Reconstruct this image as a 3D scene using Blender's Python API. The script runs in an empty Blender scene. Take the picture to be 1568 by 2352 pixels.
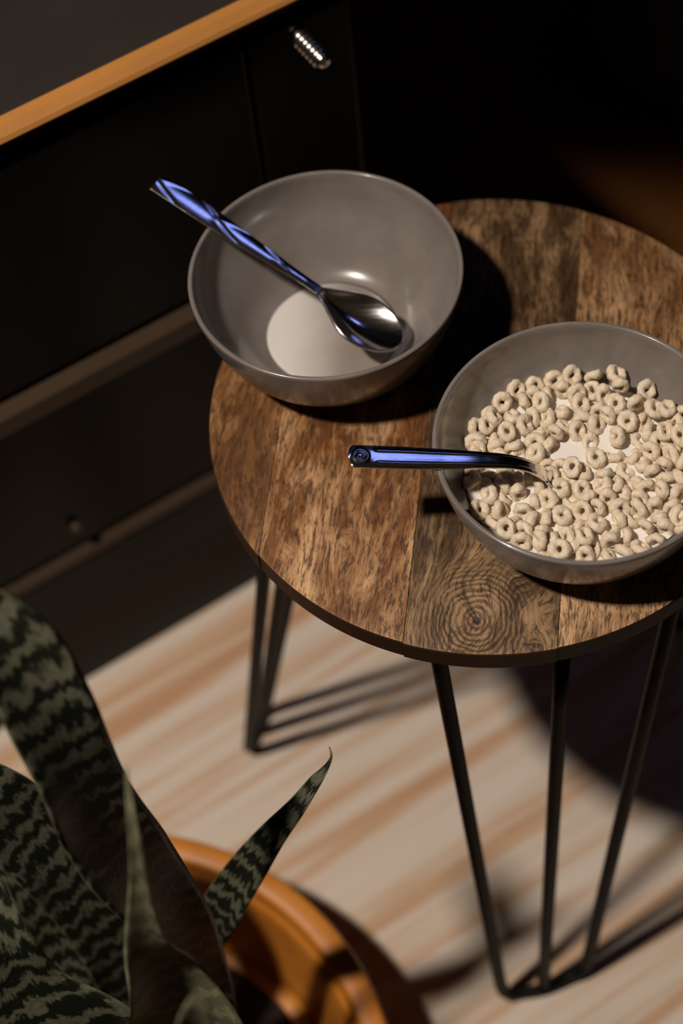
import bpy, bmesh, math, random
from mathutils import Vector, Matrix, noise

# ---------------------------------------------------------------- camera, world, lights, exposure
sc = bpy.context.scene
COL = sc.collection
H = 0.47                                   # height of the table top above the floor
cam_d = bpy.data.cameras.new('camera')
cam = bpy.data.objects.new('camera', cam_d); COL.objects.link(cam)
cam_d.sensor_fit = 'HORIZONTAL'; cam_d.sensor_width = 24.0
cam_d.lens = 4001.3 / 1568 * 24.0
cam_d.clip_start = 0.02
RX, UX, FX = Vector((0.99639626, 0.04306744, -0.07307324)), Vector((0.00423198, 0.83519038, 0.54994466)), Vector((-0.08471477, 0.54827204, -0.8319983))
cam.matrix_world = Matrix(((RX.x, UX.x, -FX.x, 0.0), (RX.y, UX.y, -FX.y, -0.6152), (RX.z, UX.z, -FX.z, 0.8219 + H), (0, 0, 0, 1)))
cam_d.dof.use_dof = True
cam_d.dof.focus_distance = 0.945
cam_d.dof.aperture_fstop = 3.5
sc.camera = cam

world = bpy.data.worlds.new('world'); sc.world = world; world.use_nodes = True
world.node_tree.nodes['Background'].inputs[0].default_value = (1.0, 0.70, 0.42, 1)
world.node_tree.nodes['Background'].inputs[1].default_value = 0.014

def aim(o, p, t):
    o.location = p
    o.rotation_euler = (Vector(t) - Vector(p)).to_track_quat('-Z', 'Y').to_euler()

# warm ceiling spot, high on the left in front of the table
ls = bpy.data.lights.new('ceiling_spot', 'SPOT'); spot = bpy.data.objects.new('ceiling_spot', ls); COL.objects.link(spot)
ls.energy = 150; ls.color = (1.0, 0.885, 0.77); ls.shadow_soft_size = 0.062
ls.spot_size = math.radians(24.4); ls.spot_blend = 0.26
az, el, dist = math.radians(213), math.radians(61.5), 2.0
aim(spot, (dist*math.cos(el)*math.cos(az), dist*math.cos(el)*math.sin(az), H + dist*math.sin(el)), (-0.16, -0.06, H))
# cool daylight of the window high in the back wall
la = bpy.data.lights.new('window_daylight', 'AREA'); win_l = bpy.data.objects.new('window_daylight', la); COL.objects.link(win_l)
la.shape = 'RECTANGLE'; la.size = 0.38; la.size_y = 0.29; la.energy = 0.72; la.color = (0.27, 0.35, 1.0)

vs = sc.view_settings
vs.view_transform = 'Standard'; vs.look = 'None'; vs.exposure = 0.0; vs.gamma = 1.0; vs.use_curve_mapping = False

# ---------------------------------------------------------------- helpers
def lin(r, g, b):
    f = lambda c: (c/255/12.92) if c/255 <= 0.04045 else ((c/255 + 0.055)/1.055)**2.4
    return (f(r), f(g), f(b), 1.0)

ANG = 0.6168                               # the sideboard and the floor grain run along this direction
DV, NV = Vector((math.cos(ANG), math.sin(ANG), 0)), Vector((-math.sin(ANG), math.cos(ANG), 0))
def room(d, n, z): return DV*d + NV*n + Vector((0, 0, z))

def tag(o, label=None, cat=None, group=None, kind=None):
    if label: o['label'] = label
    if cat: o['category'] = cat
    if group: o['group'] = group
    if kind: o['kind'] = kind
    return o

def empty(name, loc=(0, 0, 0), rz=0.0):
    o = bpy.data.objects.new(name, None); COL.objects.link(o)
    o.location = loc; o.rotation_euler = (0, 0, rz); o.empty_display_size = 0.05
    return o

def link(name, me, mat, parent=None, smooth=True):
    o = bpy.data.objects.new(name, me); COL.objects.link(o)
    if mat and not me.materials: me.materials.append(mat)
    if smooth:
        for p in me.polygons: p.use_smooth = True
    if parent: o.parent = parent
    return o

def mesh(name, verts, faces):
    me = bpy.data.meshes.new(name); me.from_pydata([tuple(v) for v in verts], [], faces); me.update()
    bm = bmesh.new(); bm.from_mesh(me); bmesh.ops.recalc_face_normals(bm, faces=bm.faces); bm.to_mesh(me); bm.free()
    return me

def sharp(o, ang=35):
    me = o.data
    bm = bmesh.new(); bm.from_mesh(me)
    for e in bm.edges:
        e.smooth = not (len(e.link_faces) == 2 and e.calc_face_angle(0) > math.radians(ang))
    bm.to_mesh(me); bm.free()

def box_mesh(name, lo, hi, bev=0.002, seg=2):
    bm = bmesh.new(); bmesh.ops.create_cube(bm, size=1.0)
    for v in bm.verts:
        v.co = Vector([lo[i] + (v.co[i] + 0.5)*(hi[i] - lo[i]) for i in range(3)])
    if bev: bmesh.ops.bevel(bm, geom=bm.edges[:], offset=bev, segments=seg, affect='EDGES', profile=0.5)
    me = bpy.data.meshes.new(name); bm.to_mesh(me); bm.free(); return me

def lathe_mesh(name, prof, seg=96, closed=False):
    vs_, fs, ring = [], [], []
    for (r, z) in prof:
        if r < 1e-6: ring.append([len(vs_)]); vs_.append((0, 0, z))
        else:
            ring.append(list(range(len(vs_), len(vs_) + seg)))
            vs_ += [(r*math.cos(2*math.pi*k/seg), r*math.sin(2*math.pi*k/seg), z) for k in range(seg)]
    n = len(prof)
    for i in range(n if closed else n - 1):
        a, b = ring[i], ring[(i + 1) % n]
        for k in range(seg):
            k2 = (k + 1) % seg
            if len(a) == 1 and len(b) == 1: continue
            if len(a) == 1: fs.append((a[0], b[k], b[k2]))
            elif len(b) == 1: fs.append((a[k], a[k2], b[0]))
            else: fs.append((a[k], a[k2], b[k2], b[k]))
    return mesh(name, vs_, fs)

def catmull(pts, per):
    P = [Vector(p) if not isinstance(p, Vector) else p for p in pts]
    out = []
    for i in range(len(P) - 1):
        p0, p1, p2, p3 = P[max(i-1, 0)], P[i], P[i+1], P[min(i+2, len(P)-1)]
        for k in range(per):
            t = k/per
            out.append(0.5*((2*p1) + (p2-p0)*t + (2*p0-5*p1+4*p2-p3)*t*t + (3*p1-p0-3*p2+p3)*t*t*t))
    out.append(P[-1]); return out

def tube_mesh(name, path, rad, seg=12):
    vs_, fs = [], []
    n = len(path); up = None
    for i, p in enumerate(path):
        t = (path[min(i+1, n-1)] - path[max(i-1, 0)]).normalized()
        if up is None: up = t.orthogonal().normalized()
        up = (up - t*up.dot(t)).normalized(); s = t.cross(up)
        for k in range(seg):
            a = 2*math.pi*k/seg
            vs_.append(p + (up*math.cos(a) + s*math.sin(a))*rad)
    for i in range(n - 1):
        for k in range(seg):
            k2 = (k+1) % seg
            fs.append((i*seg+k, i*seg+k2, (i+1)*seg+k2, (i+1)*seg+k))
    fs.append(tuple(range(seg))); fs.append(tuple(range((n-1)*seg, n*seg)))
    return mesh(name, vs_, fs)

# ---------------------------------------------------------------- materials
class NT:
    def __init__(self, name):
        self.m = bpy.data.materials.new(name); self.m.use_nodes = True
        self.t = self.m.node_tree; self.b = self.t.nodes['Principled BSDF']
    def n(self, typ, **kw):
        nd = self.t.nodes.new(typ)
        for k, v in kw.items(): setattr(nd, k, v)
        return nd
    def l(self, a, b): self.t.links.new(a, b)
    def put(self, sock, v):
        if hasattr(v, 'is_output'): self.l(v, sock)
        else: sock.default_value = v
    def math(self, op, a, b=0.0, c=None):
        nd = self.n('ShaderNodeMath', operation=op)
        self.put(nd.inputs[0], a); self.put(nd.inputs[1], b)
        if c is not None: self.put(nd.inputs[2], c)
        return nd.outputs[0]
    def noise(self, vec, scale, detail=4, rough=0.55, dist=0.0):
        nd = self.n('ShaderNodeTexNoise'); self.l(vec, nd.inputs['Vector'])
        nd.inputs['Scale'].default_value = scale; nd.inputs['Detail'].default_value = detail
        nd.inputs['Roughness'].default_value = rough; nd.inputs['Distortion'].default_value = dist
        return nd.outputs['Fac']
    def mapping(self, vec, loc=(0, 0, 0), rot=(0, 0, 0), scale=(1, 1, 1)):
        nd = self.n('ShaderNodeMapping'); self.l(vec, nd.inputs[0])
        nd.inputs['Location'].default_value = loc; nd.inputs['Rotation'].default_value = rot; nd.inputs['Scale'].default_value = scale
        return nd.outputs[0]
    def ramp(self, fac, stops):
        nd = self.n('ShaderNodeValToRGB'); self.put(nd.inputs[0], fac)
        el_ = nd.color_ramp.elements
        while len(el_) < len(stops): el_.new(0.5)
        for e, (p, c) in zip(el_, stops): e.position = p; e.color = c
        return nd.outputs[0]
    def maprange(self, v, a, b, c=0.0, d=1.0, smooth=False):
        nd = self.n('ShaderNodeMapRange'); self.put(nd.inputs[0], v)
        if smooth: nd.interpolation_type = 'SMOOTHSTEP'
        for i, x in enumerate((a, b, c, d)): nd.inputs[i+1].default_value = x
        return nd.outputs[0]
    def mix(self, fac, a, b, blend='MIX'):
        nd = self.n('ShaderNodeMix', data_type='RGBA', blend_type=blend)
        self.put(nd.inputs[0], fac); self.put(nd.inputs[6], a); self.put(nd.inputs[7], b)
        return nd.outputs[2]
    def bump(self, h, strength=0.3, dist=0.001):
        nd = self.n('ShaderNodeBump'); self.l(h, nd.inputs['Height'])
        nd.inputs['Strength'].default_value = strength; nd.inputs['Distance'].default_value = dist
        self.l(nd.outputs[0], self.b.inputs['Normal'])
    def base(self, v): self.put(self.b.inputs['Base Color'], v)
    def set(self, **kw):
        for k, v in kw.items(): self.put(self.b.inputs[k.replace('_', ' ')], v)
    def obj(self): return self.n('ShaderNodeTexCoord').outputs['Object']
    def uv(self): return self.n('ShaderNodeTexCoord').outputs['UV']

def mat_table_wood(name, seed, dark, mid, light, bias, knot=None):
    w = NT(name); rot = math.radians(4.19)
    v = w.mapping(w.obj(), rot=(0, 0, rot))
    v = w.mapping(v, loc=(seed*0.37, seed*0.71, 0))
    sep = w.n('ShaderNodeSeparateXYZ'); w.l(v, sep.inputs[0])
    warp = w.math('MULTIPLY', w.math('SUBTRACT', w.noise(w.mapping(v, scale=(20, 6, 6)), 1.0, 3), 0.5), 0.03)
    x = w.math('ADD', sep.outputs[0], warp); y = sep.outputs[1]
    if knot:
        kx, ky = knot[0] + seed*0.37, knot[1] + seed*0.71
        dx = w.math('SUBTRACT', sep.outputs[0], kx); dy = w.math('MULTIPLY', w.math('SUBTRACT', y, ky), 0.85)
        r = w.math('SQRT', w.math('ADD', w.math('MULTIPLY', dx, dx), w.math('MULTIPLY', dy, dy)))
        r = w.math('ADD', r, w.math('MULTIPLY', w.math('SUBTRACT', w.noise(v, 55, 4), 0.5), 0.009))
        wk = w.maprange(r, 0.014, 0.042, 1.0, 0.0, True)
        rings = w.math('ADD', w.math('MULTIPLY', w.math('SINE', w.math('MULTIPLY', r, 2200.0)), 0.13), 0.50)
        rings = w.math('SUBTRACT', rings, w.maprange(r, 0.0, 0.004, 0.5, 0.0))
        # the grain flows round the knot
        x = w.math('ADD', x, w.math('MULTIPLY', wk, w.math('MULTIPLY', r, 0.6)))
    comb = w.n('ShaderNodeCombineXYZ'); w.l(x, comb.inputs[0]); w.l(y, comb.inputs[1])
    g = comb.outputs[0]
    streak = w.noise(w.mapping(g, scale=(330, 20, 1)), 1.0, 5, 0.62)
    pores = w.noise(w.mapping(g, scale=(760, 120, 1)), 1.0, 3, 0.6)
    fleck = w.noise(w.mapping(g, scale=(420, 60, 1)), 1.0, 4, 0.7, 0.6)
    broad = w.noise(w.mapping(g, scale=(46, 10, 1)), 1.0, 4, 0.55)
    worn = w.noise(w.mapping(g, scale=(46, 22, 1)), 1.0, 6, 0.68, 0.8)
    h = w.math('ADD', w.math('MULTIPLY', streak, 0.36), w.math('MULTIPLY', broad, 0.64))
    if knot:
        mx = w.n('ShaderNodeMix', data_type='FLOAT'); w.l(wk, mx.inputs[0]); w.l(h, mx.inputs[2])
        w.l(w.math('ADD', w.math('MULTIPLY', rings, 0.62), w.math('MULTIPLY', broad, 0.36)), mx.inputs[3]); h = mx.outputs[0]
    sy = w.n('ShaderNodeSeparateXYZ'); w.l(w.obj(), sy.inputs[0])      # light on the front of the top, painted in as paler wood
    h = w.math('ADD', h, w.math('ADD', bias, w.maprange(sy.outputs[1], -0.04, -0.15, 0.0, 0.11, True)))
    colr = w.ramp(h, [(0.32, dark), (0.50, mid), (0.70, light)])
    colr = w.mix(w.maprange(worn, 0.50, 0.74, 0.0, 0.85), colr, light)
    colr = w.mix(w.maprange(worn, 0.46, 0.30, 0.0, 0.7), colr, dark)
    colr = w.mix(w.maprange(fleck, 0.50, 0.38, 0.0, 0.85), colr, dark)
    colr = w.mix(w.maprange(pores, 0.47, 0.37, 0.0, 0.75), colr, dark)
    w.base(colr)
    w.set(Roughness=w.maprange(streak, 0.3, 0.7, 0.55, 0.4), Specular_IOR_Level=0.35)
    w.bump(w.math('ADD', pores, w.math('ADD', fleck, w.math('MULTIPLY', streak, 0.6))), 0.4, 0.0006)
    return w.m

def mat_floor():
    w = NT('floor_wood')
    v = w.mapping(w.obj(), rot=(0, 0, -ANG))
    g1 = w.noise(w.mapping(v, scale=(1.0, 26, 1)), 1.0, 3, 0.5, 0.6)
    g2 = w.noise(w.mapping(v, loc=(3, 1, 0), scale=(2.2, 62, 1)), 1.0, 3, 0.55, 0.4)
    g3 = w.noise(w.mapping(v, loc=(7, 2, 0), scale=(4, 300, 1)), 1.0, 2)
    h = w.math('ADD', w.math('MULTIPLY', g1, 0.5), w.math('ADD', w.math('MULTIPLY', g2, 0.42), w.math('MULTIPLY', g3, 0.08)))
    c = w.ramp(h, [(0.36, lin(186, 142, 108)), (0.45, lin(200, 166, 136)), (0.515, lin(212, 196, 180)), (0.66, lin(216, 204, 192))])
    w.base(c); w.set(Roughness=0.55, Specular_IOR_Level=0.3)
    return w.m

def mat_glaze():
    w = NT('grey_glaze')
    n1 = w.noise(w.obj(), 40, 4)
    w.base(w.mix(w.maprange(n1, 0.35, 0.7), lin(114, 106, 101), lin(126, 118, 113)))
    w.set(Roughness=0.26, Specular_IOR_Level=0.5, Coat_Weight=0.35, Coat_Roughness=0.09)
    return w.m

def mat_plain(name, col, rough=0.5, metal=0.0, var=0.1, scale=30.0, spec=0.5):
    w = NT(name); n1 = w.noise(w.obj(), scale, 4)
    c2 = (col[0]*(1-var), col[1]*(1-var), col[2]*(1-var), 1)
    w.base(w.mix(n1, c2, col)); w.set(Roughness=rough, Metallic=metal, Specular_IOR_Level=spec)
    return w.m

def mat_leaf(name, deep, pale, mark):
    w = NT(name)
    uv = w.uv(); sep = w.n('ShaderNodeSeparateXYZ'); w.l(uv, sep.inputs[0])
    nz = w.noise(w.mapping(uv, scale=(5, 45, 1)), 1.0, 4, 0.65)
    nj = w.noise(w.mapping(uv, scale=(30, 12, 1)), 1.0, 3, 0.7)
    ph = w.math('ADD', w.math('MULTIPLY', sep.outputs[1], 360.0), w.math('ADD', w.math('MULTIPLY', w.math('SUBTRACT', nz, 0.5), 14.0), w.math('MULTIPLY', w.math('SUBTRACT', nj, 0.5), 4.0)))
    band = w.math('ADD', w.math('MULTIPLY', w.math('SINE', ph), 0.5), 0.5)
    fine = w.noise(w.mapping(uv, scale=(22, 420, 1)), 1.0, 3)
    at = w.n('ShaderNodeAttribute'); at.attribute_name = 'along'
    band = w.math('ADD', band, w.math('MULTIPLY', w.math('SUBTRACT', at.outputs['Fac'], 0.72), 0.55))
    f = w.math('MULTIPLY', w.maprange(band, 0.45, 0.85), w.maprange(fine, 0.3, 0.6, 0.55, 1.0))
    c = w.mix(f, deep, pale)
    edge = w.maprange(w.math('ABSOLUTE', w.math('SUBTRACT', sep.outputs[0], 0.5)), 0.465, 0.495)
    c = w.mix(w.math('MULTIPLY', edge, mark), c, lin(150, 148, 110))
    w.base(c); w.set(Roughness=0.42, Specular_IOR_Level=0.4)
    w.bump(fine, 0.2, 0.001)
    return w.m

def mat_cereal():
    w = NT('oat_cereal'); o = w.obj()
    n1 = w.noise(o, 380, 4, 0.6); n2 = w.noise(o, 1500, 3, 0.6)
    c = w.mix(w.maprange(n1, 0.3, 0.7), lin(214, 194, 166), lin(236, 222, 200))
    c = w.mix(w.maprange(n2, 0.62, 0.72), c, lin(150, 112, 72))
    w.base(c); w.set(Roughness=0.6, Specular_IOR_Level=0.35)
    w.set(Subsurface_Weight=0.15, Subsurface_Scale=0.002)
    w.bump(w.math('ADD', n1, w.math('MULTIPLY', n2, 0.5)), 0.7, 0.0006)
    return w.m

def mat_milk(name, thin=False):
    w = NT(name)
    c = w.mix(w.noise(w.obj(), 50, 2), lin(232, 226, 218), lin(240, 235, 228))
    if thin:                                    # a film that thins out to one side and lets the glaze show through
        sep = w.n('ShaderNodeSeparateXYZ'); w.l(w.obj(), sep.inputs[0])
        t_ = w.math('ADD', sep.outputs[0], w.math('MULTIPLY', w.math('SUBTRACT', w.noise(w.obj(), 45, 2), 0.5), 0.012))
        c = w.mix(w.maprange(t_, -0.034, 0.018, 0.05, 0.95, True), lin(214, 208, 202), lin(126, 117, 110))
    w.base(c); w.set(Roughness=0.22, Subsurface_Weight=0.0 if thin else 0.25, Subsurface_Scale=0.003)
    return w.m

def mat_steel(name, rough=0.16):
    w = NT(name); n1 = w.noise(w.mapping(w.obj(), scale=(30, 900, 900)), 1.0, 3)
    w.base(lin(228, 224, 220)); w.set(Metallic=1.0, Roughness=w.maprange(n1, 0.3, 0.7, rough*0.8, rough*1.25))
    return w.m

def mat_terracotta():
    w = NT('terracotta'); o = w.obj()
    n1 = w.noise(o, 14, 5); n2 = w.noise(o, 160, 4)
    c = w.mix(w.maprange(n1, 0.35, 0.7), lin(190, 116, 40), lin(214, 140, 56))
    c = w.mix(w.maprange(n2, 0.55, 0.75, 0, 0.35), c, lin(150, 86, 30))
    w.base(c); w.set(Roughness=0.42, Specular_IOR_Level=0.45); w.bump(n2, 0.15, 0.001)
    return w.m

M_glaze = mat_glaze(); M_steel = mat_steel('brushed_steel', 0.13); M_cereal = mat_cereal(); M_leaf = mat_leaf('snake_leaf', lin(22, 26, 18), lin(98, 98, 80), 0.3); M_leaf2 = mat_leaf('lamplit_snake_leaf', lin(104, 102, 80), lin(140, 138, 108), 0.5); M_terra = mat_terracotta()
M_black = mat_plain('black_lacquer', lin(12, 9, 7), 0.3, 0, 0.3, 12, 0.12)
M_top = mat_plain('dark_stained_top', lin(46, 40, 35), 0.6, 0, 0.35, 18, 0.3)
M_trim = mat_plain('honey_wood_trim', lin(198, 134, 66), 0.5, 0, 0.35, 22)
M_rail = mat_plain('brown_wood_rail', lin(74, 56, 38), 0.5, 0, 0.35, 22)
M_iron = mat_plain('black_iron', lin(13, 10, 8), 0.5, 0.0, 0.3, 60, 0.18)
M_edge = mat_plain('dark_plank_edge', lin(66, 42, 24), 0.55, 0, 0.5, 90, 0.3)
M_chrome = mat_steel('ribbed_chrome', 0.2)
M_soil = mat_plain('dark_soil', lin(34, 24, 17), 0.95, 0, 0.6, 120)
M_wall = mat_plain('dark_wall_paint', lin(36, 31, 26), 0.8, 0, 0.1, 8)
M_cloth = mat_plain('dark_upholstery', lin(30, 26, 20), 0.9, 0, 0.3, 160)
M_frame = mat_plain('window_frame_paint', lin(150, 142, 130), 0.5)

# ---------------------------------------------------------------- setting
tag(link('floor', box_mesh('floor', (-2.2, -2.2, -0.03), (2.2, 2.2, 0.0), 0), mat_floor(), None, False), 'pale wooden floor with orange brown grain streaks', 'floor', kind='structure')
WN = 0.98                                   # the back wall stands this far along NV
tag(link('wall_back', box_mesh('wall_back', (-2.0, WN, 0), (1.3, WN+0.1, 3.2), 0), M_wall, None, False), 'dark back wall behind the sideboard', 'wall', kind='structure').rotation_euler = (0, 0, ANG)
WD = 1.15                                   # the right wall stands this far along DV
wall = empty('wall_right', (0, 0, 0), ANG); tag(wall, 'dark right wall with a small high window', 'wall', kind='structure')
WX0, WX1, WZ0, WZ1 = 0.22, 0.74, 2.38, 2.82  # window opening
for lo, hi in (((WD, -1.6, 0), (WD+0.1, WN, WZ0)), ((WD, -1.6, WZ1), (WD+0.1, WN, 3.2)), ((WD, -1.6, WZ0), (WD+0.1, WX0, WZ1)), ((WD, WX1, WZ0), (WD+0.1, WN, WZ1))):
    link('wall_section', box_mesh('wall_section', lo, hi, 0), M_wall, wall, False)
win = empty('window_1', (0, 0, 0), ANG); tag(win, 'small window high in the right wall', 'window', kind='structure')
t = 0.03
for lo, hi in (((WD+0.02, WX0, WZ0), (WD+0.07, WX1, WZ0+t)), ((WD+0.02, WX0, WZ1-t), (WD+0.07, WX1, WZ1)), ((WD+0.02, WX0, WZ0+t), (WD+0.07, WX0+t, WZ1-t)), ((WD+0.02, WX1-t, WZ0+t), (WD+0.07, WX1, WZ1-t))):
    link('frame_bar', box_mesh('frame_bar', lo, hi, 0.003), M_frame, win, False)
gl = NT('window_glass'); gl.base((0.7, 0.8, 1.0, 1)); gl.set(Roughness=0.05, Transmission_Weight=1.0)
link('pane', box_mesh('pane', (WD+0.045, WX0+t, WZ0+t), (WD+0.05, WX1-t, WZ1-t), 0), gl.m, win, False)
aim(win_l, room(WD-0.02, (WX0+WX1)/2, (WZ0+WZ1)/2), (0.0, 0.0, H))

# ---------------------------------------------------------------- side table
TB = empty('side_table', (0, 0, 0)); tag(TB, 'round wooden side table of dark glued planks on black hairpin legs', 'table')
R, TH = 0.165, 0.016
ph = math.radians(4.19)
def from_m(m, g): return Vector((m*math.cos(ph) + g*math.sin(ph), -m*math.sin(ph) + g*math.cos(ph), 0))
def outline(rad, m0, m1, n=40):
    m0, m1 = max(m0, -rad + 1e-5), min(m1, rad - 1e-5)
    a0, a1 = math.acos(m0/rad), math.acos(m1/rad)
    pts = [from_m(rad*math.cos(a1 + (a0-a1)*k/n), rad*math.sin(a1 + (a0-a1)*k/n)) for k in range(n+1)]
    pts += [from_m(rad*math.cos(a0 + (a1-a0)*k/n), -rad*math.sin(a0 + (a1-a0)*k/n)) for k in range(n+1)]
    return pts
joints = [-0.165, -0.1215, -0.0352, 0.0474, 0.1295, 0.165]
Dk, Md, Lt = lin(62, 38, 20), lin(128, 84, 46), lin(190, 144, 98)
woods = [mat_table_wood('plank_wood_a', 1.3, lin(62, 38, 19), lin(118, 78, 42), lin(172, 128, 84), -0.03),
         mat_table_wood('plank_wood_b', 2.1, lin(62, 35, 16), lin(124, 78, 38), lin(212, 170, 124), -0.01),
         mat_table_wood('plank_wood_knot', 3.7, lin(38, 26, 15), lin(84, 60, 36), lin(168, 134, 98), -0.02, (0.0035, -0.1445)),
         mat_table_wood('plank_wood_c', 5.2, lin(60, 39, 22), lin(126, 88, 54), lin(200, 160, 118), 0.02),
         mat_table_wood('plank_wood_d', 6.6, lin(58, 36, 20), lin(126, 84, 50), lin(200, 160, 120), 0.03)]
def soft(rad, m): return rad + 0.0006*math.sin(m*140)
for i in range(5):
    m0, m1 = joints[i] + 0.00006, joints[i+1] - 0.00006
    rr = R + (0.0004, -0.0002, 0.0005, 0.0, 0.0003)[i]
    loops = [[p + Vector((0, 0, H-TH)) for p in outline(rr-0.0015, m0, m1)],
             [p + Vector((0, 0, H-TH+0.0015)) for p in outline(rr, m0, m1)],
             [p + Vector((0, 0, H-0.0012)) for p in outline(rr, m0, m1)],
             [p + Vector((0, 0, H-0.0003)) for p in outline(rr-0.0005, m0+0.00005, m1-0.00005)],
             [p + Vector((0, 0, H)) for p in outline(rr-0.0014, m0+0.00015, m1-0.00015)]]
    n = len(loops[0]); vv = [p for lp in loops for p in lp]; ff = []
    for a in range(len(loops)-1):
        for k in range(n): ff.append((a*n+k, a*n+(k+1) % n, (a+1)*n+(k+1) % n, (a+1)*n+k))
    ff.append(tuple(range(n))); ff.append(tuple(range((len(loops)-1)*n, len(loops)*n)))
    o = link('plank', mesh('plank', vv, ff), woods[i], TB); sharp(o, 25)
    o.data.materials.append(M_edge)  # side faces of the planks get a darker brown
    for pg in o.data.polygons:
        if abs(pg.normal.z) < 0.5: pg.material_index = 1

ROD = 0.0047
def leg(rz, own=None):
    zt, zf = H-TH, ROD
    a, b, c_ = Vector((-0.030, -0.148, zt)), Vector((0.0405, -0.138, zt)), Vector((0.102, -0.117, zt))
    fa, fm, fc = Vector((0.0085, -0.2005, zf)), Vector((0.0385, -0.192, zf)), Vector((0.0690, -0.181, zf))
    if own: a, b, c_, fa, fm, fc = [Vector(q) for q in own]
    th = (fc-fa).normalized(); ot = Vector((-th.y, th.x, 0)); ot = ot if ot.dot(fm) > 0 else -ot
    path = [a.lerp(fa, k/10) for k in range(9)]
    path += [a.lerp(fa, 0.955), fa + th*0.0035 + Vector((0, 0, 0.006)), fa + th*0.010, fm + ot*0.0015, fc - th*0.010, fc - th*0.0035 + Vector((0, 0, 0.006)), c_.lerp(fc, 0.955)]
    path += [c_.lerp(fc, k/10) for k in range(8, -1, -1)]
    lg = link('leg', tube_mesh('leg', catmull(path, 4), ROD), M_iron, TB)
    cr = link('centre_rod', tube_mesh('centre_rod', [b.lerp(fm, k/6) for k in range(7)], ROD), M_iron, lg)
    tt = Vector((c_.x-a.x, c_.y-a.y, 0)).normalized(); ii = Vector((-tt.y, tt.x, 0)); ii = ii if ii.dot(-(a+c_)) > 0 else -ii
    pm = mesh('mounting_plate', [Vector((x, y, zt-0.0001-z)) for z in (0, 0.003) for (x, y) in [(q.x, q.y) for q in (a - tt*0.008 - ii*0.006, c_ + tt*0.008 - ii*0.006, c_ - tt*0.012 + ii*0.035, a + tt*0.012 + ii*0.035)]],
              [(0, 1, 2, 3), (4, 5, 6, 7), (0, 1, 5, 4), (1, 2, 6, 5), (2, 3, 7, 6), (3, 0, 4, 7)])
    link('mounting_plate', pm, M_iron, lg, False)
    lg.rotation_euler = (0, 0, rz)
leg(0.0); leg(math.radians(122.0))
leg(0.0, ((-0.098, 0.004, H-TH), (-0.110, -0.014, H-TH), (-0.127, -0.036, H-TH), (-0.186, 0.036, ROD), (-0.190, 0.018, ROD), (-0.1975, -0.002, ROD)))

# ---------------------------------------------------------------- bowls
BR, BH = 0.0797, 0.065
outer = [(0.0, 0.0035), (0.034, 0.0035), (0.036, 0.0), (0.041, 0.0), (0.0435, 0.003), (0.052, 0.0075), (0.0605, 0.015), (0.0675, 0.025), (0.0725, 0.036), (0.0765, 0.048), (0.0790, 0.059), (0.0797, 0.0635), (0.0792, 0.065), (0.0780, 0.0652), (0.0768, 0.0640)]
inner = [(0.0760, 0.056), (0.0738, 0.0475), (0.0700, 0.0400), (0.0655, 0.0340), (0.0585, 0.0255), (0.0515, 0.0165), (0.0455, 0.0110), (0.038, 0.0078), (0.028, 0.0062), (0.0, 0.0060)]
def prof_smooth(p):
    q = catmull([Vector((a, b, 0)) for a, b in p], 4); return [(max(v.x, 0.0), v.y) for v in q]
bowl_prof = prof_smooth(outer[4:] + inner); bowl_prof = outer[:4] + bowl_prof; bowl_prof[-1] = (0.0, 0.006)
bowl_me = lathe_mesh('bowl', bowl_prof, 128)
C1, C2 = Vector((-0.0938, 0.0502, H)), Vector((0.0491, -0.0693, H))
b1 = link('cereal_bowl', bowl_me, M_glaze); b1.location = C1
tag(b1, 'nearly empty grey ceramic bowl with a little milk, near the sideboard', 'bowl', 'grey cereal bowls')
b2 = b1.copy(); COL.objects.link(b2); b2.location = C2
tag(b2, 'grey ceramic bowl filled with milk and cereal rings', 'bowl')
def inner_r(z):
    q = sorted(((b, a) for a, b in inner + [(0.0768, 0.064)]))
    for (z0, r0), (z1, r1) in zip(q, q[1:]):
        if z0 <= z <= z1: return r0 + (r1-r0)*(z-z0)/max(z1-z0, 1e-9)
    return q[-1][1]

# milk of the full bowl: a body that fills the bowl up to its level
ML = 0.0310
mprof = [(0.0, 0.0066)] + [(inner_r(z)-0.0004, z+0.0003) for z in (0.0078, 0.0110, 0.0165, 0.0225, 0.0290)] + [(inner_r(ML)-0.0003, ML+0.0007), (inner_r(ML)-0.0016, ML), (0.045, ML-0.0001), (0.02, ML-0.0001), (0.0, ML-0.0001)]
mk = link('milk', lathe_mesh('milk', mprof, 96), mat_milk('white_milk')); mk.location = C2
tag(mk, 'white milk under the cereal rings in the full bowl', 'milk')
# leftover milk of the other bowl: a shallow puddle
pz = 0.0088
pprof = [(0.0, 0.0064), (0.027, 0.0066), (0.036, 0.0074), (inner_r(pz)-0.0005, pz-0.0001), (inner_r(pz)-0.0022, pz), (0.02, pz), (0.0, pz)]
mk2 = link('milk', lathe_mesh('milk_puddle', pprof, 96), mat_milk('leftover_milk', True)); mk2.location = C1
tag(mk2, 'shallow white puddle of leftover milk under the spoon in the emptied bowl', 'milk')

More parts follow.
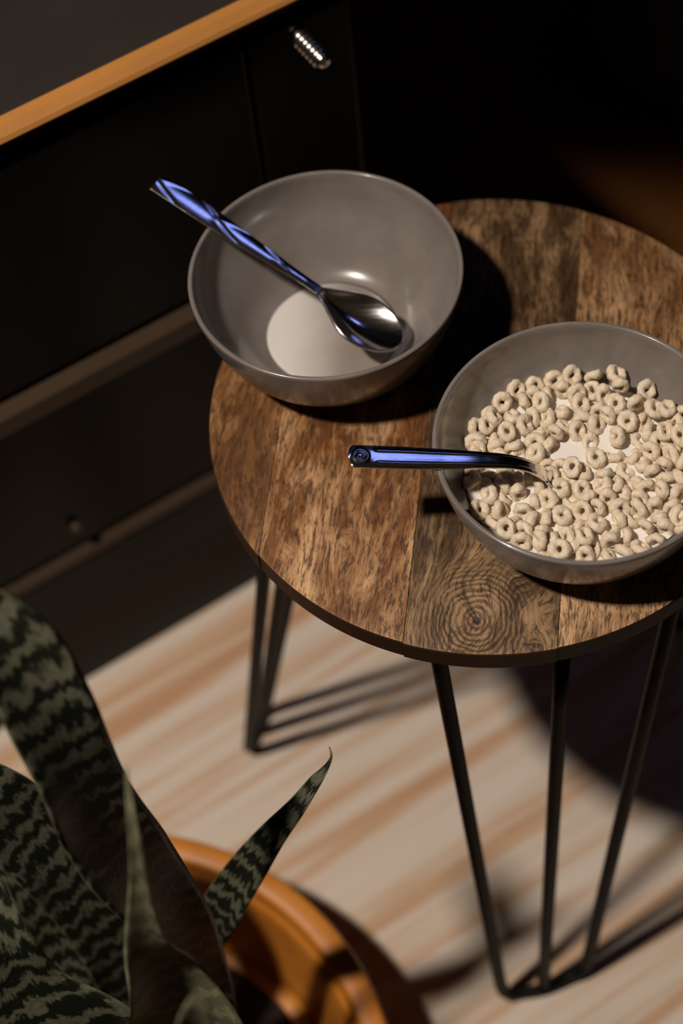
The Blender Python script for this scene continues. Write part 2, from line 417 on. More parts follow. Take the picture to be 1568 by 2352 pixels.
# ---------------------------------------------------------------- cereal rings
CR = [(0.0464,-0.0082,0.5093,0.17,-0.95,1.67),(0.0583,-0.0088,0.5094,-0.24,1.13,1.62),(0.0709,-0.01,0.5122,0.54,-0.02,1.72),(0.0728,-0.0178,0.5122,0.48,1.36,1.92),(0.0873,-0.0191,0.5093,0.33,-0.78,1.67),(0.0412,-0.0158,0.5062,-1.07,-1.27,2.76),(0.0487,-0.0195,0.5068,0.38,-1.02,1.34),(0.0576,-0.016,0.5057,-0.34,-0.79,1.67),(0.0636,-0.0203,0.5067,0.26,-0.97,1.66),(0.0702,-0.0285,0.5093,-0.4,-0.23,1.59),(0.0807,-0.0281,0.5093,1.25,-1.4,0.87),(0.091,-0.0315,0.5085,0.42,-0.13,1.62),(0.0977,-0.0336,0.5115,0.09,0.19,1.62),(0.0072,-0.0258,0.5083,0.51,-0.61,0.98),(0.0191,-0.0235,0.5066,1.3,0.48,1.77),(0.0287,-0.0248,0.5067,-0.61,-0.23,1.56),(0.0324,-0.0174,0.5034,-1.41,1.16,1.82),(0.0128,-0.0337,0.5054,0.07,0.56,1.54),(0.0025,-0.035,0.5076,0.83,0.26,1.63),(-0.0014,-0.0395,0.5058,0.73,0.19,1.11),(-0.0006,-0.0457,0.4997,-0.47,0.23,1.45),(0.0098,-0.0447,0.5066,-0.06,-0.36,1.88),(0.0196,-0.041,0.5071,0.78,-0.17,1.52),(0.0239,-0.0334,0.5034,-0.75,-0.5,1.69),(0.032,-0.0334,0.5035,-0.77,0.02,1.57),(0.0366,-0.0451,0.5064,1.03,1.13,1.86),(0.0408,-0.029,0.5031,-0.25,0.69,1.61),(0.0507,-0.0265,0.5067,0.39,-0.41,1.53),(0.0485,-0.0426,0.5035,0.65,-0.45,1.54),(0.0592,-0.0384,0.5035,0.75,-0.56,1.73),(0.0656,-0.0338,0.5066,-1.47,-0.9,2.33),(0.0763,-0.0383,0.5064,-0.3,-0.59,1.66),(0.07,-0.0488,0.5064,-0.75,-0.25,1.67),(0.0873,-0.044,0.5038,-1.66,-0.14,1.31),(0.096,-0.0459,0.5075,0.27,-0.38,1.68),(0.1038,-0.0502,0.5092,-0.04,-0.29,1.81),(0.1025,-0.0407,0.5067,-0.99,-0.39,1.78),(0.0133,-0.0526,0.504,-0.22,0.87,1.71),(0.0254,-0.0506,0.5034,-0.28,-1,1.71),(-0.0071,-0.0592,0.5028,1.47,1.13,1.17),(0.0053,-0.0591,0.5005,-0.65,-0.67,1.65),(0.016,-0.0576,0.5002,0.12,-0.66,1.85),(0.0256,-0.0582,0.5046,-0.61,-0.03,1.54),(0.0305,-0.0643,0.5005,-0.35,-1.51,2.57),(0.0556,-0.0494,0.5006,0.14,-0.64,1.56),(0.0582,-0.061,0.5038,-0.05,-0.11,1.78),(0.0447,-0.0696,0.5073,-0.28,-0.25,1.57),(0.0681,-0.0583,0.5003,-0.01,0.83,1.63),(0.0785,-0.0586,0.5006,-0.72,0.62,1.44),(0.0882,-0.0571,0.5038,-1.13,-0.97,2.06),(0.0946,-0.0654,0.5034,1.06,1.17,2.2),(0.0987,-0.0598,0.5042,-1.15,-0.34,1.86),(0.1035,-0.0564,0.5012,2.29,0.89,-1.51),(0.0881,-0.0702,0.5035,0.11,1.34,1.98),(0.074,-0.0686,0.5003,0.47,0.11,1.75),(0.0622,-0.072,0.5039,-0.58,1.05,1.11),(0.0607,-0.0791,0.5032,-0.71,0.1,1.36),(0.0498,-0.0819,0.5035,0.11,-0.46,1.62),(0.038,-0.0812,0.504,-0.08,0.06,1.67),(0.0261,-0.0779,0.5035,1.57,-0.58,1.88),(-0.0002,-0.0849,0.5042,-0.84,-0.02,1.72),(-0.0096,-0.0763,0.5046,-0.61,0.34,1.38),(0.0155,-0.0842,0.504,-0.76,-1.43,2.8),(0.0057,-0.0962,0.5043,0.59,-1.08,2.12),(0.018,-0.0962,0.5035,-0.1,-1.35,1.54),(0.0312,-0.0884,0.5036,-0.74,-0.34,1.88),(0.0249,-0.0883,0.5005,2.97,1.33,-0.22),(0.0387,-0.0989,0.5039,0.13,-0.02,1.69),(0.0301,-0.0997,0.5035,-1.32,0.63,1.53),(0.0496,-0.0961,0.5035,-0.38,-0.78,1.84),(0.0583,-0.0936,0.5035,1.33,1.5,1.9),(0.0637,-0.0882,0.5035,-0.36,-0.96,1.87),(0.0716,-0.0833,0.5009,-0.84,0.3,1.65),(0.0923,-0.0841,0.5064,-1.11,-1.36,1.55),(0.0833,-0.0791,0.503,0.22,1.1,2),(0.0794,-0.0788,0.5011,-0.51,-0.46,1.75),(0.0799,-0.0939,0.5037,1.32,0.21,2.03),(0.088,-0.0924,0.5037,1.18,-1.46,0.66),(0.0689,-0.101,0.5041,-1.66,0.33,1.93),(0.0826,-0.1071,0.5065,0.94,1,1.78),(0.0903,-0.1,0.503,-0.06,1.09,1.71),(0.0572,-0.104,0.5045,0.21,0.35,1.53),(0.0086,-0.1089,0.5069,-0.25,-0.56,1.79),(-0.0056,-0.095,0.5039,0.45,-0.33,1.88),(0.0264,-0.1162,0.5065,-1.17,-0.56,1.8),(0.0179,-0.1091,0.5035,-0.75,-0.48,2.04),(0.0407,-0.1028,0.4997,0.11,0.06,1.61),(0.0405,-0.1126,0.5034,-0.68,-0.01,1.72),(0.05,-0.1142,0.5078,0.29,0.09,1.81),(0.0541,-0.1183,0.5021,0.18,-0.18,1.76),(0.0633,-0.1166,0.5066,-0.86,1.5,1.05),(0.0727,-0.1122,0.5036,-1.69,1.15,1.47),(0.0367,-0.1224,0.5072,-0.36,-0.2,1.9),(0.0502,-0.1245,0.5039,-0.31,-0.75,1.82),(0.0712,-0.121,0.5033,0.74,0.74,1.95),(0.0624,-0.1248,0.5036,0.68,0.48,1.63),(0.0796,-0.1195,0.5036,0.44,0.55,1.75),(0.0873,-0.1144,0.5036,2.55,-1.43,-1.08),(0.0931,-0.1065,0.5028,-1.2,-1.29,2.59),(0.1,-0.1003,0.5047,0.85,-0.39,1.29),(0.0974,-0.0931,0.5033,-1.16,1.41,0.87),(0.1008,-0.0853,0.5035,1.06,-0.89,1.16),(0.1026,-0.0742,0.5035,1.17,0.32,1.85),(0.0169,-0.1156,0.5035,-0.22,-1.14,1.69),(0.008,-0.0684,0.5007,1.25,1.23,2.59),(0.0192,-0.07,0.5006,-0.94,-0.27,1.71),(-0.0009,-0.0718,0.5004,-0.51,-1.31,2.16),(0.0435,-0.0883,0.5004,0.28,0.41,1.68),(0.0927,-0.0507,0.5031,0.48,-0.2,1.73),(0.0823,-0.0483,0.5001,0.74,0.1,1.8),(0.1064,-0.0363,0.5083,2.46,0.76,2.79),(0.1075,-0.0467,0.5036,-0.72,0.65,2.52),(0.1093,-0.0589,0.5049,1.52,-1.13,-1.03),(0.109,-0.0694,0.5068,-0.75,0.61,2.11),(0.1079,-0.0803,0.5037,1.5,-0.56,1.47),(0.1118,-0.0698,0.503,-0.74,0.62,2.13),(0.1079,-0.0907,0.5056,-0.23,0.94,1.98),(0.1023,-0.0976,0.5035,-0.04,0.8,1.88),(0.1133,-0.0555,0.5078,-0.18,-0.95,0.44),(0.1133,-0.0809,0.5067,2.27,-0.44,1.05),(0.1025,-0.108,0.5077,2.39,-0.67,0.36),(-0.0076,-0.0502,0.504,-0.94,-0.23,3.06),(-0.0062,-0.0563,0.5044,-0.18,-0.44,1.64),(-0.0069,-0.0408,0.504,0.32,-0.79,2.23),(-0.0002,-0.0314,0.503,-0.2,-0.9,2.73),(0.007,-0.0227,0.5037,-0.85,0.43,-2.06),(0.0153,-0.015,0.505,0.42,-0.86,1.6),(0.0258,-0.0109,0.5036,-0.53,-0.81,2.63),(0.0367,-0.0076,0.5038,0.68,-0.69,0.87),(-0.0088,-0.0686,0.5033,-1.44,-1.28,-2.98),(0.0515,-0.0352,0.5026,2.65,1.22,-1.98),(0.0512,-0.07,0.5025,0.11,0.32,1.68),(0.0328,-0.0728,0.5023,0.21,-0.85,1.6),(0.0641,-0.1076,0.501,-0.06,0.5,1.53),(0.0532,-0.0887,0.5023,1.08,-1.02,1.15),(0.0075,-0.0776,0.5021,1.02,0.62,1.96),(0.0502,-0.1069,0.5024,0.34,-0.06,1.96),(0.027,-0.0433,0.5015,-0.41,1.03,1.51),(0.0806,-0.0868,0.5011,-0.88,-0.67,2.26),(0.0953,-0.0734,0.5015,0.09,1.19,1.61),(0.0077,-0.0857,0.501,0.81,0.33,1.76),(0.0851,-0.0364,0.5014,0.73,-0.4,1.42),(0.1048,-0.0639,0.5042,-1.38,0.72,1.22),(0.0833,-0.0643,0.5021,-0.47,0.62,1.58),(0.0028,-0.1025,0.5015,0.74,0.59,1.93),(0.0032,-0.0519,0.5014,1.6,-0.88,0.46),(0.0148,-0.0762,0.5026,-1.22,-0.02,1.77),(0.0386,-0.0669,0.5019,-0.25,-0.8,1.86),(0.0756,-0.0998,0.5027,0.58,0.16,1.66),(0.0408,-0.0381,0.5015,0.61,0.33,1.73),(0.0439,-0.1188,0.5025,2.4,-1.21,0),(0.0272,-0.1238,0.5018,3.03,-1.24,-1.3),(0.0281,-0.1076,0.502,-0.42,1.26,1.4),(0.0413,-0.1278,0.5012,0.5,0.49,1.84),(0.0606,-0.0281,0.5028,-1.74,1.44,0.24),(0.0694,-0.093,0.5021,0.74,-1.25,1.05),(-0.0028,-0.0784,0.5007,-0.28,-0.67,1.8),(0.0331,-0.0526,0.5026,-0.4,-1.5,2.95),(0.0253,-0.0181,0.503,-0.47,-0.86,2.07),(0.0676,-0.0775,0.5024,-0.62,0.42,1.73),(0.0127,-0.1034,0.5018,-1.78,1.11,0.79),(0.0433,-0.0767,0.5004,-0.15,-0,1.78),(-0.0006,-0.0634,0.5023,0,-1.32,1.63),(0.0331,-0.1138,0.5024,-1.04,0.92,1.75),(0.0232,-0.1018,0.5025,1.26,-1,1.22),(0.027,-0.0669,0.5004,-0.05,0.04,1.6)]
ring_me = []
for s in range(9):
    bm = bmesh.new(); NU, NVV = 32, 16; rnd = random.Random(s)
    Rm, rm = 0.0039 + rnd.uniform(-0.0002, 0.0002), 0.00235 + rnd.uniform(-0.00015, 0.0002)
    e = rnd.uniform(0.74, 1.0); vt = []
    for i in range(NU):
        u = 2*math.pi*i/NU
        for j in range(NVV):
            v = 2*math.pi*j/NVV
            rr_ = rm*(1 + 0.10*math.sin(2*u + s))
            p = Vector(((Rm + rr_*math.cos(v))*math.cos(u), e*(Rm + rr_*math.cos(v))*math.sin(u), 1.05*rr_*math.sin(v)))
            p += p.normalized()*0.0008*noise.noise(p*380 + Vector((s*7.1, 0, 0))) + Vector((0, 0, 0.0003*math.sin(3*u + s)))
            p += 0.00028*noise.noise_vector(p*1100 + Vector((0, s*3.3, 0)))
            vt.append(bm.verts.new(p))
    for i in range(NU):
        for j in range(NVV):
            bm.faces.new((vt[i*NVV+j], vt[((i+1) % NU)*NVV+j], vt[((i+1) % NU)*NVV+(j+1) % NVV], vt[i*NVV+(j+1) % NVV]))
    me = bpy.data.meshes.new('cereal_ring'); bm.to_mesh(me); bm.free(); me.materials.append(M_cereal)
    for p in me.polygons: p.use_smooth = True
    ring_me.append(me)
for i, (x, y, z, a, b, c_) in enumerate(CR):
    o = bpy.data.objects.new('cereal_ring', ring_me[i*7 % 9]); COL.objects.link(o)
    o.location = (x, y, z); o.rotation_euler = (a, b, c_)
    special = {0: 'upright oat cereal ring at the left end of the heap by the far rim', 46: 'oat cereal ring lying at the neck of the grooved spoon', 61: 'shaded oat cereal ring under the grooved spoon handle'}
    tag(o, special[i], 'cereal', 'oat cereal rings in the milk') if i in special else tag(o, 'pale tan oat cereal ring floating in the milk bowl', 'cereal', 'oat cereal rings in the milk')

# ---------------------------------------------------------------- spoons
def spoon(name, end, tip, normal, width_fn, relief, blen, bw, bdepth, hcurve, label):
    """a spoon from the handle end to the bowl tip; handle and bowl share the seam at the neck"""
    end, tip = Vector(end), Vector(tip)
    X = (tip - end); L = X.length; X.normalize()
    Z = Vector(normal); Z = (Z - X*Z.dot(X)).normalized(); Y = Z.cross(X)
    root = empty(name, end); tag(root, label, 'spoon', 'metal spoons')
    NX, NY = 260, 28
    neck = L - blen
    def surf(s, v):
        if s <= neck:
            w = width_fn(s/neck); z = hcurve(s/L) + 0.0004*(1 - v*v)*min(1, (neck-s)/0.01) + relief(s, v, w)*min(1, (neck-s)/0.02)
            return X*s + Y*(w*v) + Z*z
        q = (s-neck)/blen
        w0 = width_fn(1.0)
        e = math.sqrt(max(0.0, 1 - ((q-0.56)/0.44)**2)) if q > 0.56 else (math.sin(min(1, q/0.56)*math.pi/2))**1.25
        w = max(w0*(1-q)**3 if q < 0.56 else 0.0, 0) + (bw - (w0*(1-q)**3 if q < 0.56 else 0))*e
        dp = bdepth*math.sin(math.pi*min(1.0, q**0.75))**0.8 if q < 1 else 0
        z = hcurve(s/L) - dp*(1 - v*v)
        return X*s + Y*(w*v) + Z*z
    for part, s0, s1, nx in (('handle', 0.0, neck, 200), ('spoon_bowl', neck, L-1e-5, 70)):
        vv, ff = [], []
        for i in range(nx+1):
            s = s0 + (s1-s0)*i/nx
            if part == 'spoon_bowl': s = s0 + (s1-s0)*(1-(1-i/nx)**1.6)
            for j in range(NY+1): vv.append(surf(s, -1 + 2*j/NY))
        for i in range(nx):
            for j in range(NY):
                a = i*(NY+1)+j; ff.append((a, a+1, a+NY+2, a+NY+1))
        me = bpy.data.meshes.new(part); me.from_pydata([tuple(v) for v in vv], [], ff); me.update()
        o = link(part, me, M_steel, root)
        sm = o.modifiers.new('thickness', 'SOLIDIFY'); sm.thickness = 0.0016; sm.offset = -1.0 if me.polygons[0].normal.dot(Z) > 0 else 1.0
        sm.use_even_offset = False
    return root

def sst(a, b, x):
    t_ = max(0.0, min(1.0, (x-a)/(b-a))); return t_*t_*(3-2*t_)
# spoon lying in the emptied bowl: leaf swirls in relief along the handle
def rel1(s, v, w):
    ph_ = s/0.044 + 0.40*v
    f = ph_ - math.floor(ph_)
    h = 0.00032*sst(0.0, 0.2, f)*(1 - f)**0.8
    f2 = (s/0.044 - 0.40*v*v + 0.5); f2 -= math.floor(f2)
    h += 0.0002*math.exp(-((f2-0.5)/0.09)**2)
    return h*sst(0.098, 0.085, s) if s > 0.085 else h
w1 = lambda t_: 0.0068 - 0.0040*sst(0.20, 1.0, t_)
hc1 = lambda t_: 0.0
spoon('spoon', Vector((-0.1945, 0.1045, 0.0842+H)), Vector((-0.0515, 0.0240, 0.0300+H)), (0.10, -0.06, 1.0), w1, rel1, 0.056, 0.0165, 0.0075, hc1,
      'silver spoon with leaf relief handle lying in the nearly empty bowl')
# spoon standing in the cereal: grooved handle with a round swirl medallion
def rel2(s, v, w):
    h = 0.0
    cx = 0.0065; dx, dy = s-cx, v*w
    r = math.hypot(dx, dy)
    h += 0.0006*math.exp(-((r-0.0038)/0.0006)**2)
    if r < 0.0034:
        a = math.atan2(dy, dx); rs = 0.0009 + 0.0018*((a+math.pi)/(2*math.pi))
        h += 0.0005*math.exp(-((r-rs)/0.0005)**2)
    if s > 0.012:
        h += 0.00035*sst(0.012, 0.016, s)*(math.exp(-((v-0.55)/0.12)**2) + math.exp(-((v+0.55)/0.12)**2))
    return h
w2 = lambda t_: 0.0066*math.sqrt(max(0.02, min(1.0, t_/0.03*(2-t_/0.03)) if t_ < 0.03 else 1.0)) - 0.0028*sst(0.2, 0.95, t_)
ZK = [(0.0, 0.0785), (0.16, 0.0735), (0.31, 0.0689), (0.45, 0.0648), (0.56, 0.0600), (0.65, 0.0510), (0.73, 0.0385), (0.81, 0.0265), (0.90, 0.0205), (1.0, 0.0215)]
def hc2(t_):
    t_ = max(0.0, min(1.0, t_))
    for k in range(len(ZK)-1):
        (a, za), (b, zb) = ZK[k], ZK[k+1]
        if t_ <= b:
            sl = lambda i: (ZK[min(i+1, len(ZK)-1)][1]-ZK[max(i-1, 0)][1])/(ZK[min(i+1, len(ZK)-1)][0]-ZK[max(i-1, 0)][0])
            q = (t_-a)/(b-a); h_ = b-a
            z = (2*q**3-3*q*q+1)*za + (q**3-2*q*q+q)*h_*sl(k) + (-2*q**3+3*q*q)*zb + (q**3-q*q)*h_*sl(k+1)
            return z - (0.0785 + (0.0215-0.0785)*t_)
spoon('spoon', Vector((-0.0737, -0.0900, 0.0785+H)), Vector((0.0720, -0.0725, 0.0215+H)), (0.10, -0.09, 1.0), w2, rel2, 0.046, 0.0150, 0.0045, hc2,
      'silver spoon with grooved handle and round medallion dipping into the cereal')

# ---------------------------------------------------------------- sideboard
SB = empty('sideboard', (0, 0, 0), ANG); tag(SB, 'long black sideboard with honey coloured wooden front edge', 'sideboard')
FN, DP, X0, X1 = 0.25, 0.42, -1.35, 0.085
def sb(name, lo, hi, mat, bev=0.002, parent=SB): return link(name, box_mesh(name, lo, hi, bev), mat, parent, False)
sb('carcass', (X0+0.005, FN+0.022, 0.004), (X1-0.005, FN+DP, 0.566), M_black)
sb('top_panel', (X0, FN+0.012, 0.566), (X1, FN+DP+0.01, 0.592), M_top)
def prism(name, prof, mat, parent=SB):         # profile in (n, z) drawn along the sideboard
    n = len(prof)
    vv = [(x, a, b) for x in (X0, X1) for a, b in prof]
    ff = [(k, (k+1) % n, n+(k+1) % n, n+k) for k in range(n)] + [tuple(range(n)), tuple(range(n, 2*n))]
    return link(name, mesh(name, vv, ff), mat, parent, False)
prism('edge_trim', [(FN+0.012, 0.5925), (FN+0.0045, 0.5925), (FN-0.0005, 0.5885), (FN-0.0020, 0.5860), (FN-0.0012, 0.5845), (FN+0.012, 0.578)], M_trim)
prism('rail', [(FN+0.022, 0.371), (FN+0.004, 0.371), (FN-0.003, 0.364), (FN-0.003, 0.348), (FN+0.022, 0.344)], M_rail)
prism('rail', [(FN+0.022, 0.176), (FN+0.004, 0.176), (FN, 0.172), (FN, 0.164), (FN+0.022, 0.162)], M_rail)
sb('plinth', (X0+0.01, FN+0.002, 0.0), (X1-0.01, FN+0.021, 0.160), M_black)
def knob(x, z, parent):
    prof = [(0.0, 0.0), (0.0055, 0.0), (0.0055, 0.002)]
    for k in range(6):
        z0 = 0.003 + k*0.0042
        prof += [(0.0046, z0), (0.0062, z0+0.0008), (0.0068, z0+0.0019), (0.0062, z0+0.0030), (0.0046, z0+0.0038)]
    prof += [(0.0050, 0.0290), (0.0040, 0.0308), (0.0, 0.0314)]
    o = link('knob', lathe_mesh('knob', prof, 32), M_chrome, parent)
    o.rotation_euler = (math.radians(90), 0, 0); o.location = (x, FN+0.004, z)
    return o
for x0, x1, kx in ((X0+0.01, -0.675, None), (-0.672, -0.003, None), (0.0, X1-0.01, 0.036)):
    d_ = sb('door', (x0, FN+0.004, 0.376), (x1, FN+0.021, 0.564), M_black)
    if kx is not None: knob(kx, 0.553, d_)
for x0, x1, kx in ((X0+0.01, -0.455, None), (-0.452, X1-0.01, -0.203)):
    d_ = sb('drawer', (x0, FN+0.004, 0.180), (x1, FN+0.021, 0.341), M_black)
    if kx is not None:
        k_ = link('knob', lathe_mesh('drawer_knob', [(0, 0), (0.003, 0), (0.003, 0.002), (0.0042, 0.003), (0.0048, 0.0045), (0.0036, 0.006), (0, 0.0066)], 24), M_rail, d_)
        k_.rotation_euler = (math.radians(90), 0, 0); k_.location = (kx, FN+0.004, 0.207)

# ---------------------------------------------------------------- brown cover added to darken the floor behind the table
M_added_cover = mat_plain('added_brown_cover', lin(104, 64, 28), 0.95, 0, 0.35, 220, 0.1)
rg = link('added_floor_cover', box_mesh('added_floor_cover', (0.11, 0.31, 0.0), (1.10, 0.96, 0.008), 0.003), M_added_cover, None, False); rg.rotation_euler = (0, 0, ANG)
tag(rg, 'dark brown cover added to darken the floor behind the side table', 'added_floor_cover')

# ---------------------------------------------------------------- dark footstool in the background
FS = empty('footstool', (0.215, 0.80, 0.008)); tag(FS, 'dark rounded upholstered footstool in the shadow behind the table', 'footstool')
link('cushion', lathe_mesh('cushion', prof_smooth([(0.0, 0.012), (0.07, 0.012), (0.105, 0.03), (0.122, 0.09), (0.124, 0.20), (0.118, 0.28), (0.09, 0.315), (0.0, 0.325)]), 64), M_cloth, FS)
link('piping', lathe_mesh('piping', [(0.121+0.004*math.cos(a*math.pi/4), 0.262+0.004*math.sin(a*math.pi/4)) for a in range(8)], 64, True), M_cloth, FS)
for a in range(3):
    f_ = link('foot', lathe_mesh('foot', [(0, 0), (0.010, 0), (0.013, 0.02), (0, 0.02)], 20), M_iron, FS)
    f_.location = (0.07*math.cos(a*2.09+0.5), 0.07*math.sin(a*2.09+0.5), 0)

# ---------------------------------------------------------------- planter and snake plant
PC = Vector((-0.2640, -0.3200, 0.0))
PR, PZ = 0.2035, 0.112
pl_prof = [(0.0, 0.004), (0.150, 0.004), (0.156, 0.0), (0.166, 0.0), (0.174, 0.006), (0.186, 0.045), (0.1945, 0.084), (0.197, 0.088), (0.2035, 0.090), (0.2050, 0.096), (PR, PZ-0.004), (PR-0.003, PZ), (PR-0.014, PZ), (PR-0.0185, PZ-0.003), (PR-0.0200, PZ-0.012), (PR-0.024, PZ-0.018), (PR-0.030, PZ-0.050), (PR-0.040, 0.022), (PR-0.050, 0.014), (0.0, 0.012)]
pp = [(max(v.x, 0.0), v.y) for v in catmull([Vector((a, b, 0)) for a, b in pl_prof], 3)]; pp[0] = (0.0, 0.004); pp[-1] = (0.0, 0.012)
po = link('planter', lathe_mesh('planter', pp, 128), M_terra); po.location = PC
tag(po, 'wide round orange terracotta planter holding the snake plant', 'planter')
# soil heaped in the middle of the planter
sv, sf = [], []
NR, NS = 14, 64
for i in range(NR+1):
    r_ = 0.150*i/NR
    for k in range(NS):
        a = 2*math.pi*k/NS
        z_ = 0.020 + 0.026*(1-(i/NR)**2) + 0.006*noise.noise(Vector((r_*math.cos(a)*40, r_*math.sin(a)*40, 1.0)))*(1-(i/NR)**4) if i else 0.046
        sv.append((r_*math.cos(a), r_*math.sin(a), z_))
for i in range(NR):
    for k in range(NS): sf.append((i*NS+k, i*NS+(k+1) % NS, (i+1)*NS+(k+1) % NS, (i+1)*NS+k))
so = link('soil', mesh('soil', sv, sf), M_soil); so.location = PC
tag(so, 'dark potting soil inside the terracotta planter', 'soil', kind='stuff')

SP = empty('snake_plant', (PC.x, PC.y, 0.04)); tag(SP, 'snake plant with dark green banded leaves in the terracotta planter', 'plant')
LEAVES = [
    [(-0.1923,-0.3059,0.1090,-0.0141,-0.0027,0.0028),(-0.1795,-0.2892,0.1909,-0.0159,-0.0042,0.0027),(-0.1739,-0.2819,0.2552,-0.0152,-0.0079,0.0013),(-0.1752,-0.2759,0.3194,-0.0145,-0.0122,-0.0001),(-0.1819,-0.2734,0.3938,-0.0143,-0.0163,-0.0014),(-0.1896,-0.2734,0.4427,-0.0153,-0.0183,-0.0015),(-0.1976,-0.2687,0.4947,-0.0166,-0.0154,-0.0000),(-0.2010,-0.2613,0.5420,-0.0162,-0.0131,0.0008),(-0.2060,-0.2531,0.5779,-0.0161,-0.0138,0.0010),(-0.2149,-0.2403,0.6053,-0.0140,-0.0148,0.0001),(-0.2297,-0.2302,0.6255,-0.0091,-0.0127,-0.0011),(-0.2399,-0.2250,0.6360,-0.0038,-0.0067,-0.0010),(-0.2460,-0.2238,0.6434,-0.0002,-0.0003,-0.0001)],
    [(-0.2144,-0.2795,0.1167,-0.0111,0.0036,0.0017),(-0.1955,-0.2523,0.1807,-0.0119,0.0043,0.0021),(-0.1790,-0.2394,0.2357,-0.0112,0.0060,0.0029),(-0.1605,-0.2360,0.2841,-0.0107,0.0082,0.0035),(-0.1425,-0.2289,0.3230,-0.0089,0.0073,0.0028),(-0.1251,-0.2189,0.3518,-0.0060,0.0054,0.0019),(-0.1095,-0.2107,0.3737,-0.0041,0.0038,0.0013),(-0.0986,-0.2030,0.3896,-0.0030,0.0025,0.0008),(-0.0914,-0.1973,0.3987,-0.0013,0.0009,0.0003),(-0.0888,-0.1946,0.4062,-0.0007,0.0001,0.0000),(-0.0900,-0.1906,0.4090,-0.0004,-0.0001,-0.0001)],
    [(-0.2390,-0.2948,0.0851,-0.0160,-0.0034,0.0023),(-0.2345,-0.2604,0.1674,-0.0190,-0.0062,0.0020),(-0.2406,-0.2398,0.2417,-0.0198,-0.0124,0.0001),(-0.2554,-0.2257,0.3006,-0.0183,-0.0171,-0.0020),(-0.2738,-0.2163,0.3447,-0.0157,-0.0200,-0.0039),(-0.2931,-0.2124,0.3852,-0.0110,-0.0190,-0.0049),(-0.3197,-0.2053,0.4046,-0.0046,-0.0110,-0.0034),(-0.3384,-0.2043,0.4193,-0.0001,-0.0004,-0.0002)],
    [(-0.2595,-0.3504,0.1466,-0.0128,-0.0085,0.0009),(-0.2440,-0.3585,0.2840,-0.0318,-0.0196,0.0027),(-0.2384,-0.3536,0.3707,-0.0466,-0.0305,0.0034),(-0.2485,-0.3365,0.4191,-0.0257,-0.0160,0.0022),(-0.2517,-0.3211,0.4536,-0.0177,-0.0084,0.0024),(-0.2573,-0.3012,0.4794,-0.0112,-0.0065,0.0010),(-0.2650,-0.2909,0.4989,-0.0003,-0.0003,0.0000)],
    [(-0.2779,-0.3115,0.0780,-0.0127,-0.0041,0.0019),(-0.2771,-0.2832,0.1446,-0.0164,-0.0052,0.0025),(-0.2782,-0.2521,0.2013,-0.0170,-0.0066,0.0021),(-0.2830,-0.2347,0.2493,-0.0152,-0.0093,0.0007),(-0.2925,-0.2220,0.2827,-0.0100,-0.0090,-0.0006),(-0.3058,-0.2129,0.3021,-0.0004,-0.0004,-0.0001)],
    [(-0.2399,-0.3397,0.1036,-0.0121,0.0037,0.0033),(-0.1955,-0.3404,0.2669,-0.0198,0.0069,0.0056),(-0.1619,-0.3367,0.3741,-0.0343,-0.0003,0.0060),(-0.1663,-0.3348,0.4359,-0.0187,-0.0116,-0.0002),(-0.1660,-0.3321,0.4857,-0.0108,-0.0041,0.0008),(-0.1626,-0.3280,0.5242,-0.0063,-0.0014,0.0008),(-0.1597,-0.3219,0.5519,-0.0038,-0.0007,0.0005),(-0.1581,-0.3146,0.5746,-0.0026,-0.0006,0.0003),(-0.1583,-0.3042,0.5935,-0.0015,-0.0003,0.0002),(-0.1583,-0.2952,0.6054,-0.0004,-0.0001,0.0001)],
    [(-0.2138,-0.3534,0.1641,-0.0103,0.0029,0.0026),(-0.1520,-0.3757,0.4315,-0.0106,0.0028,0.0027),(-0.1289,-0.3891,0.5406,-0.0087,0.0013,0.0019),(-0.1231,-0.3904,0.5752,-0.0059,-0.0004,0.0009),(-0.1217,-0.3882,0.5885,-0.0004,-0.0001,0.0001)],
]
CHAN = (0.22, 0.30, 0.2, 0.35, 0.2, 0.35, 0.3)
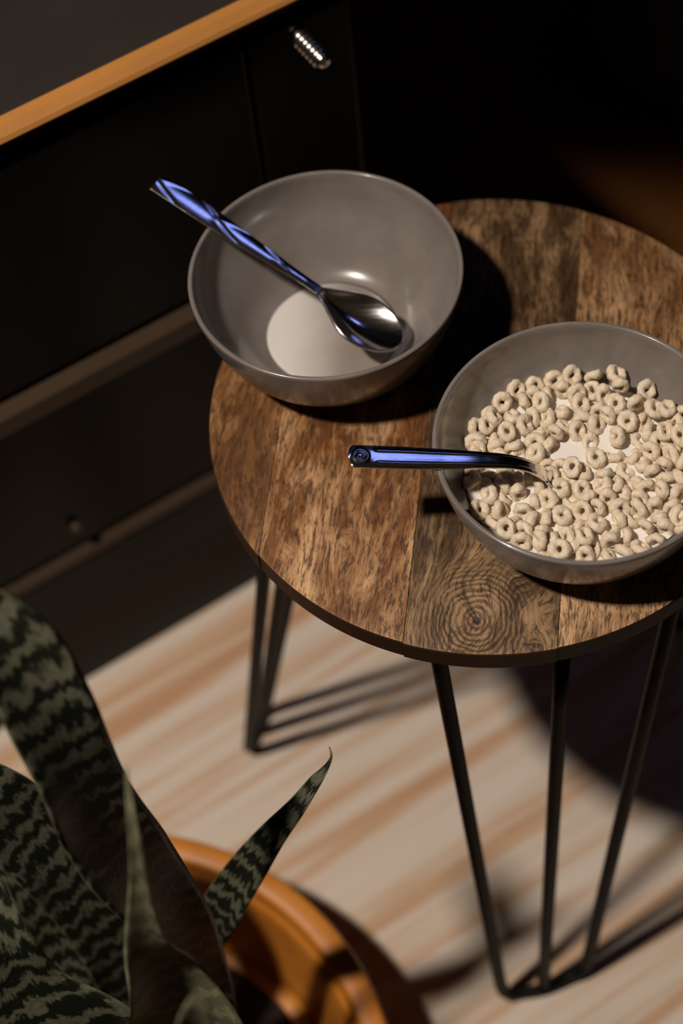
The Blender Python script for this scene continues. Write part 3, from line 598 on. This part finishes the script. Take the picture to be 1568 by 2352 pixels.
for li, st in enumerate(LEAVES):
    first = st[0]
    bx_ = PC.x + (first[0]-PC.x)*0.5; by_ = PC.y + (first[1]-PC.y)*0.5
    wl = Vector(first[3:6]).normalized()*0.014
    st = [(bx_, by_, 0.048, wl.x, wl.y, wl.z)] + list(st)
    ctr = catmull([Vector(q[:3]) for q in st], 10); wid = catmull([Vector(q[3:6]) for q in st], 10)
    n = len(ctr); NA = 14
    top, bot = [], []; length = 0.0; vlen = []
    for i in range(n):
        if i: length += (ctr[i]-ctr[i-1]).length
        vlen.append(length)
        T = (ctr[min(i+1, n-1)]-ctr[max(i-1, 0)]).normalized(); Wv = wid[i]; hw = Wv.length
        N_ = Wv.cross(T).normalized()
        if N_.dot(Vector((0, -0.6152, 1.29)) - ctr[i]) < 0: N_ = -N_
        thick = min(0.0035, hw*0.6)
        wob = 0.0022*math.sin(length*55 + li*2)*min(1, hw/0.015)
        for j in range(NA+1):
            v = -1 + 2*j/NA
            p = ctr[i] + Wv*v + N_*(CHAN[li]*hw*(v*v) + wob*v*abs(v))
            h_ = thick*0.5*math.sqrt(max(0.0, 1-v*v))
            top.append(p + N_*h_); bot.append(p - N_*h_)
    vv = top + bot; off = len(top); ff = []
    for i in range(n-1):
        for j in range(NA):
            a = i*(NA+1)+j
            ff.append((a, a+1, a+NA+2, a+NA+1)); ff.append((off+a, off+a+NA+1, off+a+NA+2, off+a+1))
    me = bpy.data.meshes.new('leaf'); me.from_pydata([tuple(v) for v in vv], [], ff); me.update()
    uvl = me.uv_layers.new(name='UVMap')
    for lp in me.loops:
        vi = lp.vertex_index % off
        uvl.data[lp.index].uv = ((vi % (NA+1))/NA, vlen[vi//(NA+1)] + li*0.73)
    aa = me.attributes.new('along', 'FLOAT', 'POINT')
    for vi in range(len(me.vertices)): aa.data[vi].value = vlen[(vi % off)//(NA+1)]/length
    bm = bmesh.new(); bm.from_mesh(me); bmesh.ops.remove_doubles(bm, verts=bm.verts, dist=1e-6); bmesh.ops.recalc_face_normals(bm, faces=bm.faces); bm.to_mesh(me); bm.free()
    for v in me.vertices: v.co -= Vector((PC.x, PC.y, 0.04))
    link('leaf', me, M_leaf2 if li >= 5 else M_leaf, SP)  # nearest leaves have lamp light painted in as a paler green
